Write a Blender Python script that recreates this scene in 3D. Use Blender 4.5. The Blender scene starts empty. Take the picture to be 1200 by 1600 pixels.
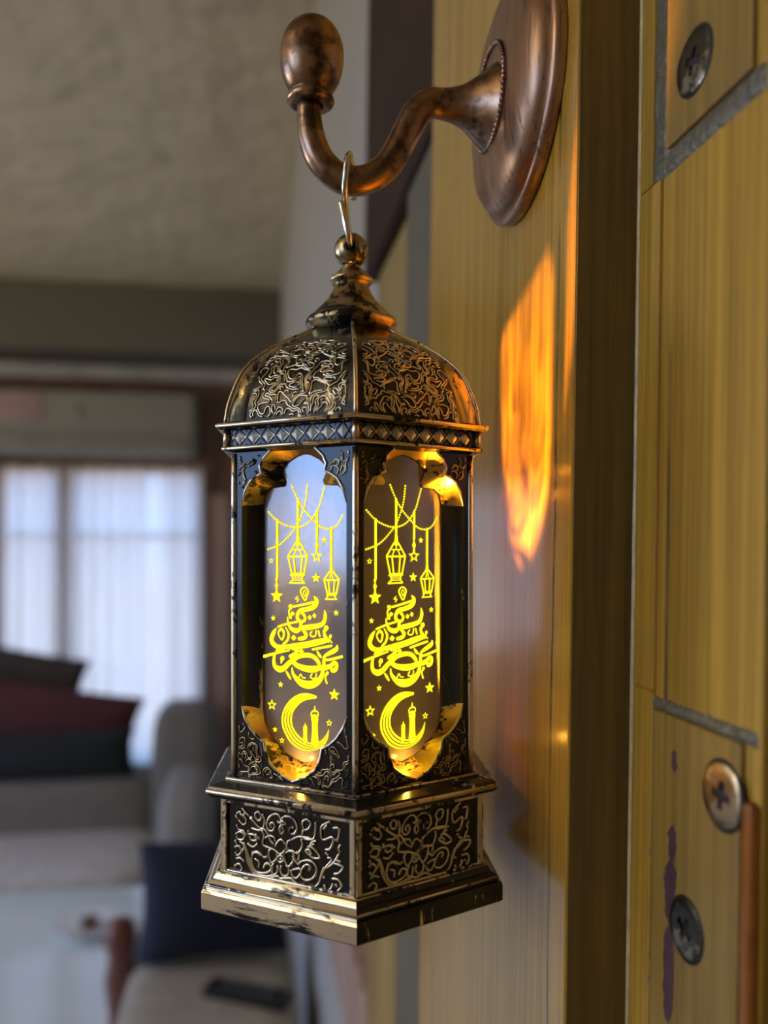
import bpy, bmesh, math, random, json
from mathutils import Vector, Matrix, noise
from mathutils.geometry import tessellate_polygon
random.seed(4)
sc = bpy.context.scene
COL = sc.collection
rad, pi = math.radians, math.pi

# ------------------------------------------------------------------ camera
F, CX, CY = 1300.0, 600.0, 855.0            # focal length and principal point in pixels of the 1200x1600 frame
EYE = Vector((0, 0, 1.45))
PSI = rad(9.1)                              # camera looks 9.1 degrees to the right of the wall's direction (+Y)
RT = Vector((math.cos(PSI), -math.sin(PSI), 0))
FW = Vector((math.sin(PSI), math.cos(PSI), 0))
UP = Vector((0, 0, 1))
cam_d = bpy.data.cameras.new('camera')
cam = bpy.data.objects.new('camera', cam_d)
COL.objects.link(cam)
cam.matrix_world = Matrix((RT, UP, -FW)).transposed().to_4x4()
cam.location = EYE
cam_d.sensor_width = 36
cam_d.lens = F / 1600 * 36
cam_d.shift_y = (CY - 800) / 1600
cam_d.clip_start = 0.01
cam_d.dof.use_dof = True
cam_d.dof.focus_distance = 0.163
cam_d.dof.aperture_fstop = 10.0
sc.camera = cam

# ------------------------------------------------------------------ sky, lights, exposure
sc.view_settings.view_transform = 'Standard'
sc.view_settings.look = 'None'
sc.view_settings.gamma = 1
sc.view_settings.use_curve_mapping = False
sc.view_settings.exposure = 0.15
SKY = 8.0
w = bpy.data.worlds.new('sky'); sc.world = w; w.use_nodes = True
nt = w.node_tree
bg = nt.nodes['Background']; bg.inputs['Strength'].default_value = SKY
tc = nt.nodes.new('ShaderNodeTexCoord'); sx = nt.nodes.new('ShaderNodeSeparateXYZ')
cr = nt.nodes.new('ShaderNodeValToRGB')
mr = nt.nodes.new('ShaderNodeMapRange'); mr.inputs[1].default_value = -1; mr.inputs[2].default_value = 1
nt.links.new(tc.outputs['Generated'], sx.inputs[0]); nt.links.new(sx.outputs['Z'], mr.inputs[0])
nt.links.new(mr.outputs[0], cr.inputs[0]); nt.links.new(cr.outputs[0], bg.inputs[0])
e = cr.color_ramp.elements
e[0].position = 0.0; e[0].color = (.20, .19, .17, 1)
e[1].position = 1.0; e[1].color = (.22, .42, .85, 1)
for p, c in ((.47, (.30, .29, .28, 1)), (.50, (.34, .50, .86, 1)), (.56, (.27, .48, .95, 1))):
    k = e.new(p); k.color = c

def portal(loc, rot, sx_, sy_):
    l = bpy.data.lights.new('window_portal', 'AREA'); l.shape = 'RECTANGLE'; l.size = sx_; l.size_y = sy_
    l.cycles.is_portal = True
    o = bpy.data.objects.new('window_portal', l); COL.objects.link(o); o.location = loc; o.rotation_euler = rot
portal((-1.49, -.39, 1.85), (0, rad(-90), 0), 1.0, .86)
portal((-3.29, 1.7, 1.45), (0, rad(-90), 0), 1.4, 1.9)
portal((-1.0, 3.69, 1.2), (rad(-90), 0, 0), 1.7, 1.15)

# ------------------------------------------------------------------ geometry helpers
# warm light added unseen on the left to brighten boards, hook and lantern
hl = bpy.data.lights.new('hall_fill_light', 'AREA'); hl.shape = 'DISK'; hl.size = .28; hl.energy = 42; hl.color = (1, .84, .62)
hlo = bpy.data.objects.new('hall_fill_light', hl); COL.objects.link(hlo); hlo.location = (-1.05, -.06, 2.28); hlo.rotation_euler = (0, rad(38), 0)

# warm fill light added out of the frame to lift the room and ceiling
fl = bpy.data.lights.new('room_fill_light', 'POINT'); fl.shadow_soft_size = .12; fl.energy = 22; fl.color = (1, .78, .50)
flo = bpy.data.objects.new('room_fill_light', fl); COL.objects.link(flo); flo.location = (-2.3, 1.5, 1.55)

def ray(px, py):
    return (RT * ((px - CX) / F) + FW + UP * ((CY - py) / F)).normalized()
def on_plane(px, py, p0, n):
    d = ray(px, py); n = Vector(n); p0 = Vector(p0)
    return EYE + d * ((p0 - EYE).dot(n) / d.dot(n))
def at_y(px, py, Y): return on_plane(px, py, (0, Y, 0), (0, 1, 0))

class MB:
    def __init__(s): s.v = []; s.f = []; s.sm = []
    def add(s, vs, fs, smooth=False):
        b = len(s.v); s.v += [tuple(x) for x in vs]
        s.f += [tuple(i + b for i in f) for f in fs]; s.sm += [smooth] * len(fs)
        return s
    def box(s, x0, x1, y0, y1, z0, z1):
        vs = [(x, y, z) for x in (x0, x1) for y in (y0, y1) for z in (z0, z1)]
        return s.add(vs, [(0, 1, 3, 2), (4, 6, 7, 5), (0, 4, 5, 1), (2, 3, 7, 6), (0, 2, 6, 4), (1, 5, 7, 3)])
    def cbox(s, x0, x1, y0, y1, z0, z1, c):
        """box with all edges chamfered by c"""
        bm = bmesh.new(); bmesh.ops.create_cube(bm, size=1)
        for v in bm.verts:
            v.co = Vector(((x0 + x1) / 2 + v.co.x * (x1 - x0), (y0 + y1) / 2 + v.co.y * (y1 - y0), (z0 + z1) / 2 + v.co.z * (z1 - z0)))
        bmesh.ops.bevel(bm, geom=list(bm.edges), offset=c, segments=2, profile=.5, affect='EDGES')
        return s.bm(bm)
    def bm(s, bm, smooth=False, mat=None):
        bm.verts.index_update()
        s.add([(mat @ v.co if mat else v.co.copy()) for v in bm.verts], [[v.index for v in f.verts] for f in bm.faces], smooth)
        bm.free(); return s
    def loft(s, rings, closed=True, caps=(0, 0), smooth=True):
        n = len(rings[0]); vs = [p for r in rings for p in r]; fs = []
        for i in range(len(rings) - 1):
            for j in range(n if closed else n - 1):
                a, b_ = i * n + j, i * n + (j + 1) % n
                fs.append((a, b_, b_ + n, a + n))
        s.add(vs, fs, smooth)
        b = len(s.v) - len(vs)
        if caps[0]: s.f.append(tuple(b + j for j in reversed(range(n)))); s.sm.append(False)
        if caps[1]: s.f.append(tuple(b + (len(rings) - 1) * n + j for j in range(n))); s.sm.append(False)
        return s
    def lathe(s, prof, seg=48, axis='z', o=(0, 0, 0), smooth=True):
        rings = []
        for r, h in prof:
            r = max(r, 1e-6); ring = []
            for k in range(seg):
                a = 2 * pi * k / seg; c, d = r * math.cos(a), r * math.sin(a)
                p = (c, d, h) if axis == 'z' else (-h, c, d) if axis == '-x' else (c, -h, d)
                ring.append(Vector(p) + Vector(o))
            rings.append(ring)
        return s.loft(rings, smooth=smooth)
    def tube(s, pts, r, seg=8, closed=False, flat=None):
        pts = [Vector(p) for p in pts]; n = len(pts)
        rr = r if isinstance(r, (list, tuple)) else [r] * n
        T = [(pts[(i + 1) % n] - pts[i - 1]) if closed else (pts[min(i + 1, n - 1)] - pts[max(i - 1, 0)]) for i in range(n)]
        T = [t.normalized() if t.length > 1e-12 else Vector((0, 0, 1)) for t in T]
        nrm = T[0].orthogonal().normalized(); rings = []
        for i in range(n):
            nrm = (nrm - T[i] * nrm.dot(T[i]))
            nrm = nrm.normalized() if nrm.length > 1e-9 else T[i].orthogonal().normalized()
            bn = T[i].cross(nrm)
            rings.append([pts[i] + (nrm * math.cos(2 * pi * k / seg) + bn * math.sin(2 * pi * k / seg)) * rr[i] for k in range(seg)])
        if closed: rings.append(rings[0])
        return s.loft(rings, caps=(not closed, not closed))
    def build(s, name, mat, parent=None, loc=None, rot=None):
        me = bpy.data.meshes.new(name); me.from_pydata(s.v, [], s.f)
        me.polygons.foreach_set('use_smooth', s.sm); me.materials.append(mat); me.update()
        bm = bmesh.new(); bm.from_mesh(me); bmesh.ops.remove_doubles(bm, verts=bm.verts, dist=1e-7)
        bmesh.ops.recalc_face_normals(bm, faces=bm.faces); bm.to_mesh(me); bm.free()
        return link(name, me, parent, loc, rot)
def link(name, me, parent=None, loc=None, rot=None):
    o = bpy.data.objects.new(name, me); COL.objects.link(o); o.parent = parent
    if loc is not None: o.location = loc
    if rot is not None: o.rotation_euler = rot
    return o
def thing(name, label, cat, loc=(0, 0, 0), rot=(0, 0, 0), group=None):
    o = link(name, None, None, loc, rot); o.empty_display_size = .01
    return tag(o, label, cat, group)
def tag(o, label, cat, group=None):
    o['label'] = label; o['category'] = cat
    if group: o['group'] = group
    return o
def struct(o): o['kind'] = 'structure'; return o
def cat_rom(p, n=6, closed=False):
    p = [Vector(q) for q in p]; m = len(p); out = []
    for i in range(m if closed else m - 1):
        if closed: a, b, c, d = p[i - 1], p[i], p[(i + 1) % m], p[(i + 2) % m]
        else: a, b, c, d = p[max(i - 1, 0)], p[i], p[i + 1], p[min(i + 2, m - 1)]
        for k in range(n):
            t = k / n
            out.append(.5 * ((2 * b) + (c - a) * t + (2 * a - 5 * b + 4 * c - d) * t * t + (3 * b - a - 3 * c + d) * t ** 3))
    if not closed: out.append(p[-1])
    return out

# ------------------------------------------------------------------ materials
class NM:
    """small node-material builder"""
    def __init__(s, name):
        s.m = bpy.data.materials.new(name); s.m.use_nodes = True; s.t = s.m.node_tree; s.n = s.t.nodes
        s.b = s.n['Principled BSDF']; s.out = s.n['Material Output']
    def node(s, ty, **kw):
        n = s.n.new('ShaderNode' + ty)
        for k, v in kw.items(): setattr(n, k, v)
        return n
    def l(s, a, b): s.t.links.new(a, b)
    def coord(s, scale=(1, 1, 1)):
        c = s.node('TexCoord'); m = s.node('Mapping'); m.inputs['Scale'].default_value = scale
        s.l(c.outputs['Object'], m.inputs[0]); return m.outputs[0]
    def noise(s, vec, scale=1, detail=4, rough=.55, dist=0):
        n = s.node('TexNoise'); n.inputs['Scale'].default_value = scale; n.inputs['Detail'].default_value = detail
        n.inputs['Roughness'].default_value = rough; n.inputs['Distortion'].default_value = dist
        s.l(vec, n.inputs['Vector']); return n.outputs['Fac']
    def ramp(s, fac, stops, const=False):
        r = s.node('ValToRGB'); e = r.color_ramp.elements
        while len(e) > 1: e.remove(e[-1])
        for i, (p, c) in enumerate(stops):
            c = c if isinstance(c, tuple) else (c, c, c)
            k = e[0] if i == 0 else e.new(p)
            k.position = p; k.color = (*c, 1)
        s.l(fac, r.inputs[0]); return r.outputs[0]
    def mix(s, fac, a, b, mode='MIX'):
        m = s.node('Mix', data_type='RGBA', blend_type=mode)
        for i, v in ((0, fac), (6, a), (7, b)):
            if hasattr(v, 'links'): s.l(v, m.inputs[i])
            elif i: m.inputs[i].default_value = (*v, 1)
            else: m.inputs[0].default_value = v
        return m.outputs[2]
    def set(s, **kw):
        for k, v in kw.items():
            i = s.b.inputs[k.replace('_', ' ')]
            if hasattr(v, 'links'): s.l(v, i)
            else: i.default_value = (*v, 1) if isinstance(v, tuple) and len(v) == 3 else v
        return s
    def bump(s, h, strength=.3, dist=.001):
        b = s.node('Bump'); b.inputs['Strength'].default_value = strength; b.inputs['Distance'].default_value = dist
        s.l(h, b.inputs['Height']); s.l(b.outputs[0], s.b.inputs['Normal']); return s

def wood(name, lo, hi, rough, sy=500, sz=10, crack=None, bump=.15, dark=(.05, .045, .02), coat=0.0, spec=.5):
    M = NM(name)
    v = M.coord((sy, sy, sz)); f = M.noise(v, 1, 5, .6)
    g = M.noise(M.coord((sy * .12, sy * .12, sz * .25)), 1, 3)
    c = M.mix(M.ramp(g, [(.3, 0.), (.7, 1.)]), lo, hi)
    c = M.mix(M.ramp(f, [(.35, .55), (.6, 0.)]), c, tuple(x * .45 for x in lo))
    if crack:
        s = M.node('SeparateXYZ'); M.l(M.coord(), s.inputs[0])
        wob = M.noise(M.coord((30, 30, 18)), 1, 4, .6)
        m = M.node('Math', operation='MULTIPLY_ADD'); M.l(wob, m.inputs[0]); m.inputs[1].default_value = crack[1]; m.inputs[2].default_value = -crack[0] - crack[1] / 2
        a = M.node('Math', operation='ADD'); M.l(s.outputs['Y'], a.inputs[0]); M.l(m.outputs[0], a.inputs[1])
        ab = M.node('Math', operation='ABSOLUTE'); M.l(a.outputs[0], ab.inputs[0])
        sc_ = M.node('Math', operation='MULTIPLY'); M.l(ab.outputs[0], sc_.inputs[0]); sc_.inputs[1].default_value = 1000
        patch = M.ramp(M.noise(M.coord((60, 60, 22)), 1, 3), [(.42, 0.), (.55, 1.)])
        mk = M.ramp(sc_.outputs[0], [(.15, .9), (.9, 0.)])
        mk = M.mix(1.0, mk, patch, 'MULTIPLY')
        c = M.mix(mk, c, dark)
    M.set(Base_Color=c, Roughness=M.ramp(f, [(.3, rough * 1.6), (.7, rough)]), Specular_IOR_Level=spec, Coat_Weight=coat, Coat_Roughness=.1)
    M.bump(f, bump, .0003); return M.m

def metal(name, base, worn, amount, scale=(900, 900, 160), rough=.3, rough2=.32, dark_metal=0.0, bump=.12):
    """dark lacquer with the brass showing through in dry-brushed streaks"""
    M = NM(name); f = M.noise(M.coord(scale), 1, 6, .65, .3)
    big = M.noise(M.coord(tuple(x * .18 for x in scale)), 1, 2)
    s = M.node('Math', operation='ADD'); M.l(f, s.inputs[0]); M.l(big, s.inputs[1])
    k = M.ramp(s.outputs[0], [(max(0, 1.16 - amount) / 2, 0.), ((1.28 - amount) / 2, 1.)]) if False else None
    h = M.node('Math', operation='MULTIPLY'); M.l(s.outputs[0], h.inputs[0]); h.inputs[1].default_value = .5
    k = M.ramp(h.outputs[0], [(.62 - amount * .25, 0.), (.67 - amount * .25, 1.)])
    M.set(Base_Color=M.mix(k, base, worn), Metallic=M.ramp(k, [(0, dark_metal), (1, 1.)]), Roughness=M.ramp(k, [(0, rough), (1, rough2)]),
          Specular_IOR_Level=.42)
    M.bump(f, bump, .0002); return M.m

def plain(name, col, rough=.6, metallic=0.0, var=.15, scale=8, bump=0.0, bscale=60, bd=.01):
    M = NM(name); f = M.noise(M.coord((scale,) * 3), 1, 3)
    M.set(Base_Color=M.mix(M.ramp(f, [(.3, 0.), (.7, 1.)]), tuple(x * (1 - var) for x in col), tuple(min(1, x * (1 + var)) for x in col)),
          Roughness=rough, Metallic=metallic)
    if bump: M.bump(M.noise(M.coord((bscale,) * 3), 1, 4), bump, bd)
    return M.m

BLK, BRASS = (.010, .010, .011), (.72, .62, .43)
M_black = metal('black_lacquer_with_brass_wear', BLK, BRASS, .12, rough=.22)
M_edge = metal('brass_worn_edge', BLK, (.80, .71, .51), .80, (500, 500, 300), rough=.2)
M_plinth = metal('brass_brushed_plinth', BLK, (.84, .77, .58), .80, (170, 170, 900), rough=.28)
M_orn = metal('raised_ornament_brass', (.03, .025, .015), (.78, .70, .50), 1.1, rough2=.28)
M_orn_dk = metal('raised_ornament_dark', (.02, .018, .014), (.5, .38, .2), .75, rough2=.25, dark_metal=.5)
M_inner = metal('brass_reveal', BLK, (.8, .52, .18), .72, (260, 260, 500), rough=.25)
M_dome = metal('dome_lacquer', BLK, (.58, .46, .26), .08, (600, 600, 110), rough=.2)
M_strip = metal('polished_strip_brass', BLK, (.60, .46, .24), .72, (420, 420, 70), rough=.15, rough2=.2)
M_stud = plain('silvered_stud', (.74, .84, .88), .30, .9, .05, 300)
def copper(name, sc_=(260, 260, 260), amount=.5, rough=.27):
    M = NM(name); f = M.noise(M.coord(sc_), 1, 5, .6); g = M.noise(M.coord(tuple(x * .25 for x in sc_)), 1, 3)
    c = M.mix(M.ramp(g, [(.35, 0.), (.65, 1.)]), (.33, .20, .125), (.47, .31, .20))
    c = M.mix(M.ramp(f, [(.62 - .2 * amount, 0.), (.78 - .2 * amount, .85)]), c, (.05, .035, .03))
    M.set(Base_Color=c, Metallic=1.0, Roughness=M.ramp(f, [(.3, rough), (.8, rough * 1.5)])); M.bump(f, .06, .0003); return M.m
M_copper = copper('antique_copper', (190, 190, 190), .85)
M_copper_plate = copper('brushed_copper', (900, 900, 25), .35, .33)
M_wire = plain('steel_wire', (.75, .73, .68), .18, 1.0, .05, 400)
M_gold = wood('gold_painted_wood', (.41, .222, .026), (.57, .335, .050), .16, 550, 9, crack=(.1535, .004), coat=.28)
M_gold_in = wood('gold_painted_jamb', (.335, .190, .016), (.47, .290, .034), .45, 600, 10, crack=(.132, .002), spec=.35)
M_side = wood('shaded_board_edge', (.14, .095, .020), (.25, .165, .04), .40, 420, 14, bump=.5)
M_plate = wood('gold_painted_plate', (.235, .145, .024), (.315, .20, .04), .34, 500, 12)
M_putty = plain('grey_green_putty', (.115, .11, .075), .28, 0, .4, 900, .5, 1200, .0006)
M_purple = plain('bare_purple_paint', (.075, .035, .045), .4, 0, .2, 300)
M_screw = metal('screw_steel', (.30, .22, .11), (.50, .42, .28), .5, (500, 500, 500), dark_metal=1.0)
M_screw_dark = metal('dark_steel_screw', (.085, .08, .06), (.36, .34, .27), .35, (500, 500, 500), dark_metal=1.0)
M_hole = plain('recess_shade', (.01, .008, .006), .7)  # near-black put in for the shade of screw recesses and upper slot

# ================================================================== SETTING
M_ceil = plain('textured_ceiling_plaster', (.64, .55, .38), .36, 0, .06, 3, .7, 9, .035)
M_wallgrey = plain('grey_wall_paint', (.44, .43, .40), .6, 0, .03, 3)
M_olive = plain('olive_beam_paint', (.135, .125, .09), .6, 0, .05, 3)
M_wallwood = wood('brown_wall_panelling', (.16, .085, .05), (.24, .135, .085), .5, 60, 3, bump=.1)
M_pink = wood('pinkish_wood_trim', (.42, .27, .20), (.52, .36, .28), .4, 80, 4, bump=.1)
M_floor = wood('brown_floor_boards', (.16, .10, .06), (.25, .16, .10), .35, 3, 30)
M_hall = plain('hall_wall_plaster', (.46, .43, .38), .7, 0, .08, 2)
M_dkbrown = plain('dark_brown_lacquer', (.032, .013, .005), .6, 0, .2, 20)
M_greytrim = plain('grey_trim_paint', (.12, .105, .065), .8, 0, .1, 20)

def hole_wall(axis, at, thick, a0, a1, z0, z1, holes):
    """a wall slab across `axis` with rectangular holes (a0,a1,z0,z1)"""
    m = MB(); az = sorted({a0, a1} | {h[i] for h in holes for i in (0, 1)})
    zz = sorted({z0, z1} | {h[i] for h in holes for i in (2, 3)})
    for i in range(len(az) - 1):
        for j in range(len(zz) - 1):
            ca, cz = (az[i] + az[i + 1]) / 2, (zz[j] + zz[j + 1]) / 2
            if any(h[0] < ca < h[1] and h[2] < cz < h[3] for h in holes): continue
            if axis == 'x': m.box(at, at + thick, az[i], az[i + 1], zz[j], zz[j + 1])
            else: m.box(az[i], az[i + 1], at, at + thick, zz[j], zz[j + 1])
    return m
CZ = 2.40
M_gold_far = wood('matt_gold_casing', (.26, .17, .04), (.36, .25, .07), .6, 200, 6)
m = MB(); m.box(-3.4, 2.7, -2.4, 3.6, -.1, 0); struct(m.build('floor', M_floor))
m = MB(); m.box(-3.4, 2.7, -2.4, 3.6, CZ, CZ + .1); struct(m.build('ceiling', M_ceil))
struct(hole_wall('x', -3.3, .1, .25, 3.6, 0, CZ, [(.75, 2.65, .75, 2.15)]).build('wall_left', M_wallgrey))
struct(hole_wall('x', -1.5, .1, -2.4, .25, 0, CZ, [(-.80, .02, 1.37, 2.33)]).build('wall_hall_left', M_hall))
struct(hole_wall('y', 3.4, .1, -3.3, 2.6, 0, CZ, [(-1.86, -.205, .62, 1.745)]).build('wall_back', M_wallwood))
m = MB(); m.box(.112, .2, .30, 3.4, 0, CZ); struct(m.build('wall_right', M_wallgrey))
m = MB(); m.box(.079, 2.6, .1055, .25, 0, CZ); struct(m.build('wall_front', M_greytrim))
m = MB(); m.box(-3.3, -.86, .1055, .25, 0, CZ); m.box(-.86, .079, .1055, .25, 2.13, CZ); struct(m.build('wall_front_left', M_hall))
m = MB(); m.box(2.5, 2.6, -2.3, .105, 0, CZ); struct(m.build('wall_hall', M_hall))
m = MB(); m.box(-3.3, 2.6, -2.4, -2.3, 0, CZ); struct(m.build('wall_rear', M_hall))
# ceiling beam over the window end of the room
m = MB(); m.cbox(-3.2, .112, 3.10, 3.4, 2.155, 2.40, .006); struct(m.build('trim_1', M_olive))
m = MB(); m.cbox(-3.2, .112, 3.36, 3.40, 2.105, 2.155, .004); struct(m.build('trim_4', plain('lit_underside_grey', (.50, .50, .46), .6)))  # pale strip put in for window light on the beam's underside
# rail along the right wall, low down
m = MB(); m.cbox(.085, .112, .62, 2.2, 1.02, 1.10, .004); m.cbox(.095, .112, .62, 2.2, .955, 1.02, .003)
struct(m.build('trim_3', M_pink))

# window_1 in the back wall: brown frame with two posts, panes between
w1 = struct(link('window_1', None, None, (-1.03, 3.4, .62)))
def wbox(name, x0, x1, y0, y1, z0, z1, mat, c=.004):
    m = MB(); m.cbox(x0 + 1.03, x1 + 1.03, y0 - 3.4, y1 - 3.4, z0 - .62, z1 - .62, c); return m.build(name, mat, w1)
wbox('casing', -.205, -.165, 3.37, 3.42, .55, 1.79, M_wallwood); wbox('casing', -1.90, -1.86, 3.37, 3.42, .55, 1.79, M_wallwood)
wbox('casing', -1.92, -.155, 3.365, 3.42, 1.745, 1.80, M_wallwood)
for a, b_ in ((-.74, -.68), (-.99, -.93), (-1.42, -1.36)): wbox('post', a, b_, 3.37, 3.43, .62, 1.745, M_pink)
wbox('crossbar', -1.86, -.205, 3.435, 3.475, 1.48, 1.51, M_wallwood)
G = NM('window_glass'); G.n.remove(G.b)
gl = G.node('BsdfGlossy'); gl.inputs['Roughness'].default_value = .02
tr = G.node('BsdfTransparent'); mx = G.node('MixShader'); mx.inputs[0].default_value = .06
G.l(tr.outputs[0], mx.inputs[1]); G.l(gl.outputs[0], mx.inputs[2]); G.l(mx.outputs[0], G.out.inputs[0]); M_glass = G.m
for a, b_ in ((-.68, -.205), (-.93, -.74), (-1.36, -.99), (-1.86, -1.42)):
    m = MB(); m.box(a + 1.03, b_ + 1.03, .055, .060, 0, 1.125); m.build('pane', M_glass, w1)
# hall window, then an added unseen room window that brightens the room
for i, (xw, y0, y1, z0, z1) in enumerate(((-1.45, -.80, .02, 1.37, 2.33), (-3.25, .75, 2.65, .75, 2.15))):
    wr = struct(link('window_%d' % (i + 2), None, None, (xw, (y0 + y1) / 2, z0)))
    h, L = z1 - z0, (y1 - y0) / 2
    for nm, b_ in (('casing', (-.04, .07, -L - .05, -L + .03, -.05, h + .05)), ('casing', (-.04, .07, L - .03, L + .05, -.05, h + .05)),
                   ('casing', (-.04, .07, -L, L, h - .03, h + .05)), ('sill', (-.04, .10, -L, L, -.05, .02)), ('post', (-.03, .02, -.02, .02, 0, h))):
        m = MB(); m.cbox(*b_, .004); m.build(nm, M_wallgrey, wr)
    for s in (-1, 1):
        m = MB(); m.box(-.006, 0, min(.02 * s, (L - .03) * s), max(.02 * s, (L - .03) * s), .02, h - .03); m.build('pane', M_glass, wr)

# ---- door frame (out of plumb by 0.9 degrees, as the photograph shows)
TILT = rad(.9); X0 = .0579
EX = Vector((math.cos(TILT), 0, -math.sin(TILT))); EZ = Vector((math.sin(TILT), 0, math.cos(TILT)))
ORG = Vector((X0, 0, 1.45)); FOOT = ORG - EZ * 1.45
def fr(px, py, x):
    """photo pixel -> door-frame coordinates (y, z) on the plane x"""
    p = on_plane(px, py, ORG + EX * x, EX) - FOOT
    return p.y, p.dot(EZ)
XJ = .0122
df = struct(link('door_1', None, None, FOOT, (0, TILT, 0)))
m = MB(); m.cbox(0, XJ + .004, .1451, .2733, .0, 2.02, .0005); m.build('stop_board', M_gold, df)
# rough edge of the stop towards the hall, its shade put into the brown
m = MB(); m.box(.0004, XJ + .002, .14485, .1452, .0, 2.019); m.build('board_edge', M_side, df)
m = MB(); m.cbox(XJ, .050, .1052, .30, .0, 2.02, .0006); m.build('jamb_board', M_gold_in, df)
yc = .1445
m = MB(); m.tube([(XJ + .0001, yc, z) for z in [i * .05 for i in range(41)]], .0006, 6); m.build('caulk_bead', plain('pale_caulk', (.5, .42, .22), .3, 0, .2, 400), df)
m = MB(); m.cbox(XJ - .0007, XJ + .001, .1355, .1432, 0, 1.425, .0005); m.cbox(XJ - .0007, XJ + .001, .1355, .1432, 1.425, 1.5145, .0005)
m.cbox(XJ - .0007, XJ + .001, .1385, .1432, 1.5145, 2.02, .0005); m.build('edge_strip', M_gold_in, df)
m = MB(); m.cbox(.006, .05, .30, .352, 0, 2.02, .003); m.build('inner_casing', M_greytrim, df)
m = MB(); m.cbox(.010, .05, .352, .46, 0, 2.02, .003); m.build('inner_casing', M_gold_far, df)
m = MB(); m.cbox(.003, .05, .284, .47, 1.60, 2.02, .004); m.build('head_block', M_dkbrown, df)
m = MB(); m.cbox(-1.1, .05, .1052, .30, 2.02, 2.10, .001); m.build('head_jamb', M_gold_in, df)

# ---- strike plates with screws
def screw_mb(r):
    m = MB(); arm, wid, dep, dome = r * .44, r * .13, r * .34, r * .06
    cross = [(wid, wid), (wid, arm), (-wid, arm), (-wid, wid), (-arm, wid), (-arm, -wid), (-wid, -wid), (-wid, -arm), (wid, -arm), (wid, -wid), (arm, -wid), (arm, wid)]
    n = 36
    ring = lambda q, h: [Vector((-h, q * math.cos(2 * pi * k / n), q * math.sin(2 * pi * k / n))) for k in range(n)]
    m.loft([ring(r, 0), ring(r * .985, dome * .35), ring(r * .93, dome * .6), ring(r * .72, dome)])
    outer = ring(r * .72, dome); inner = [Vector((-dome, a, b_)) for a, b_ in cross]
    m.add(outer + inner, tessellate_polygon([[Vector((p.y, p.z, 0)) for p in outer], [Vector((p.y, p.z, 0)) for p in reversed(inner)]]) and
          [tuple(t) for t in [[i if i < n else n + (11 - (i - n)) for i in tri] for tri in tessellate_polygon([[Vector((p.y, p.z, 0)) for p in outer], [Vector((p.y, p.z, 0)) for p in reversed(inner)]])]])
    bot = [Vector((dep - dome, a * .62, b_ * .62)) for a, b_ in cross]
    m.loft([inner, bot], smooth=False)
    m.add(bot, [tuple(t) for t in tessellate_polygon([[Vector((p.y, p.z, 0)) for p in bot]])])
    return m
def strike(label, x, plates, putty, screws, extra):
    """a thing with its plate, the putty bed round it, the screws"""
    y0, z0 = plates[0][0], plates[0][2]
    o = thing('strike_plate', label, 'strike plate', FOOT + EX * x + Vector((0, y0, 0)) + EZ * z0, (0, TILT, 0))
    sh = lambda b_: (b_[0] - y0, b_[1] - y0, b_[2] - z0, b_[3] - z0)
    for b_ in plates:
        y, Y, z, Z = sh(b_); m = MB(); m.cbox(-.0009, .0010, y, Y, z, Z, .0004); m.build('plate', M_plate, o)
    for b_ in putty:
        y, Y, z, Z = sh(b_); m = MB()
        ny, nz = max(2, int((Y - y) / .0006)), max(2, int((Z - z) / .0008))
        vs = []
        for i in range(ny + 1):
            for j in range(nz + 1):
                yy, zz = y + (Y - y) * i / ny, z + (Z - z) * j / nz
                h = .00045 + .00035 * noise.noise((yy * 900, zz * 500, 3)) - (.0006 if i in (0, ny) or j in (0, nz) else 0)
                vs.append((-h, yy, zz))
        m.add(vs, [(i * (nz + 1) + j, (i + 1) * (nz + 1) + j, (i + 1) * (nz + 1) + j + 1, i * (nz + 1) + j + 1) for i in range(ny) for j in range(nz)], True)
        m.build('putty', M_putty, o)
    for px, py, r, a in screws:
        y, z = fr(px, py, x - .0009)
        m = MB(); m.lathe([(r * 1.10, -.0001), (r * 1.10, .00012), (r * 1.02, .00012)], 36, '-x', (-.0009, y - y0, z - z0)); m.lathe([(r * 1.05, .00006), (0, .00006)], 36, '-x', (-.0009, y - y0, z - z0))
        m.build('screw_rim_shade', M_hole, o)  # dark ring and disc stand in for shade round the sunk head
        s = screw_mb(r).build('screw', M_screw, o, (-.00105, y - y0, z - z0), (a, 0, rad(4)))
        if px != 1130: s.data.materials[0] = M_screw_dark
    for nm, b_, mat, d0, d1 in extra:
        y, Y, z, Z = sh(b_); m = MB(); m.cbox(d0, d1, y, Y, z, Z, min(.0009, (d1 - d0) * .4)); m.build(nm, mat, o)
    return o
M_dkbrown.node_tree.nodes['Principled BSDF'].inputs['Specular IOR Level'].default_value = .15
M_slot = plain('reddish_brown_socket', (.26, .085, .012), .28, 0, .2, 200)
strike('gold painted metal plate at top right, held by one tilted cross head screw', XJ,
       [(.1085, .1335, 1.5184, 1.565)], [(.1060, .1385, 1.5141, 1.5186), (.1333, .1387, 1.5141, 1.565)],
       [(1086, 96, .0049, rad(20))], [('latch_slot', (.1054, .1085, 1.5385, 1.565), M_hole, -.0006, .001)])
pl2 = strike('gold painted metal plate at lower right, with two cross head screws and purple chips', XJ,
       [(.1089, .1350, 1.330, 1.4222)], [(.1058, .1387, 1.4218, 1.4245), (.1348, .1387, 1.330, 1.4220)],
       [(1130, 1243, .0049, rad(8)), (1073, 1452, .0047, rad(30))],
       [('latch_slot', (.1054, .1080, 1.330, 1.4145), M_slot, -.0014, .001)])
m = MB(); rs = random.Random(3)
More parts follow.
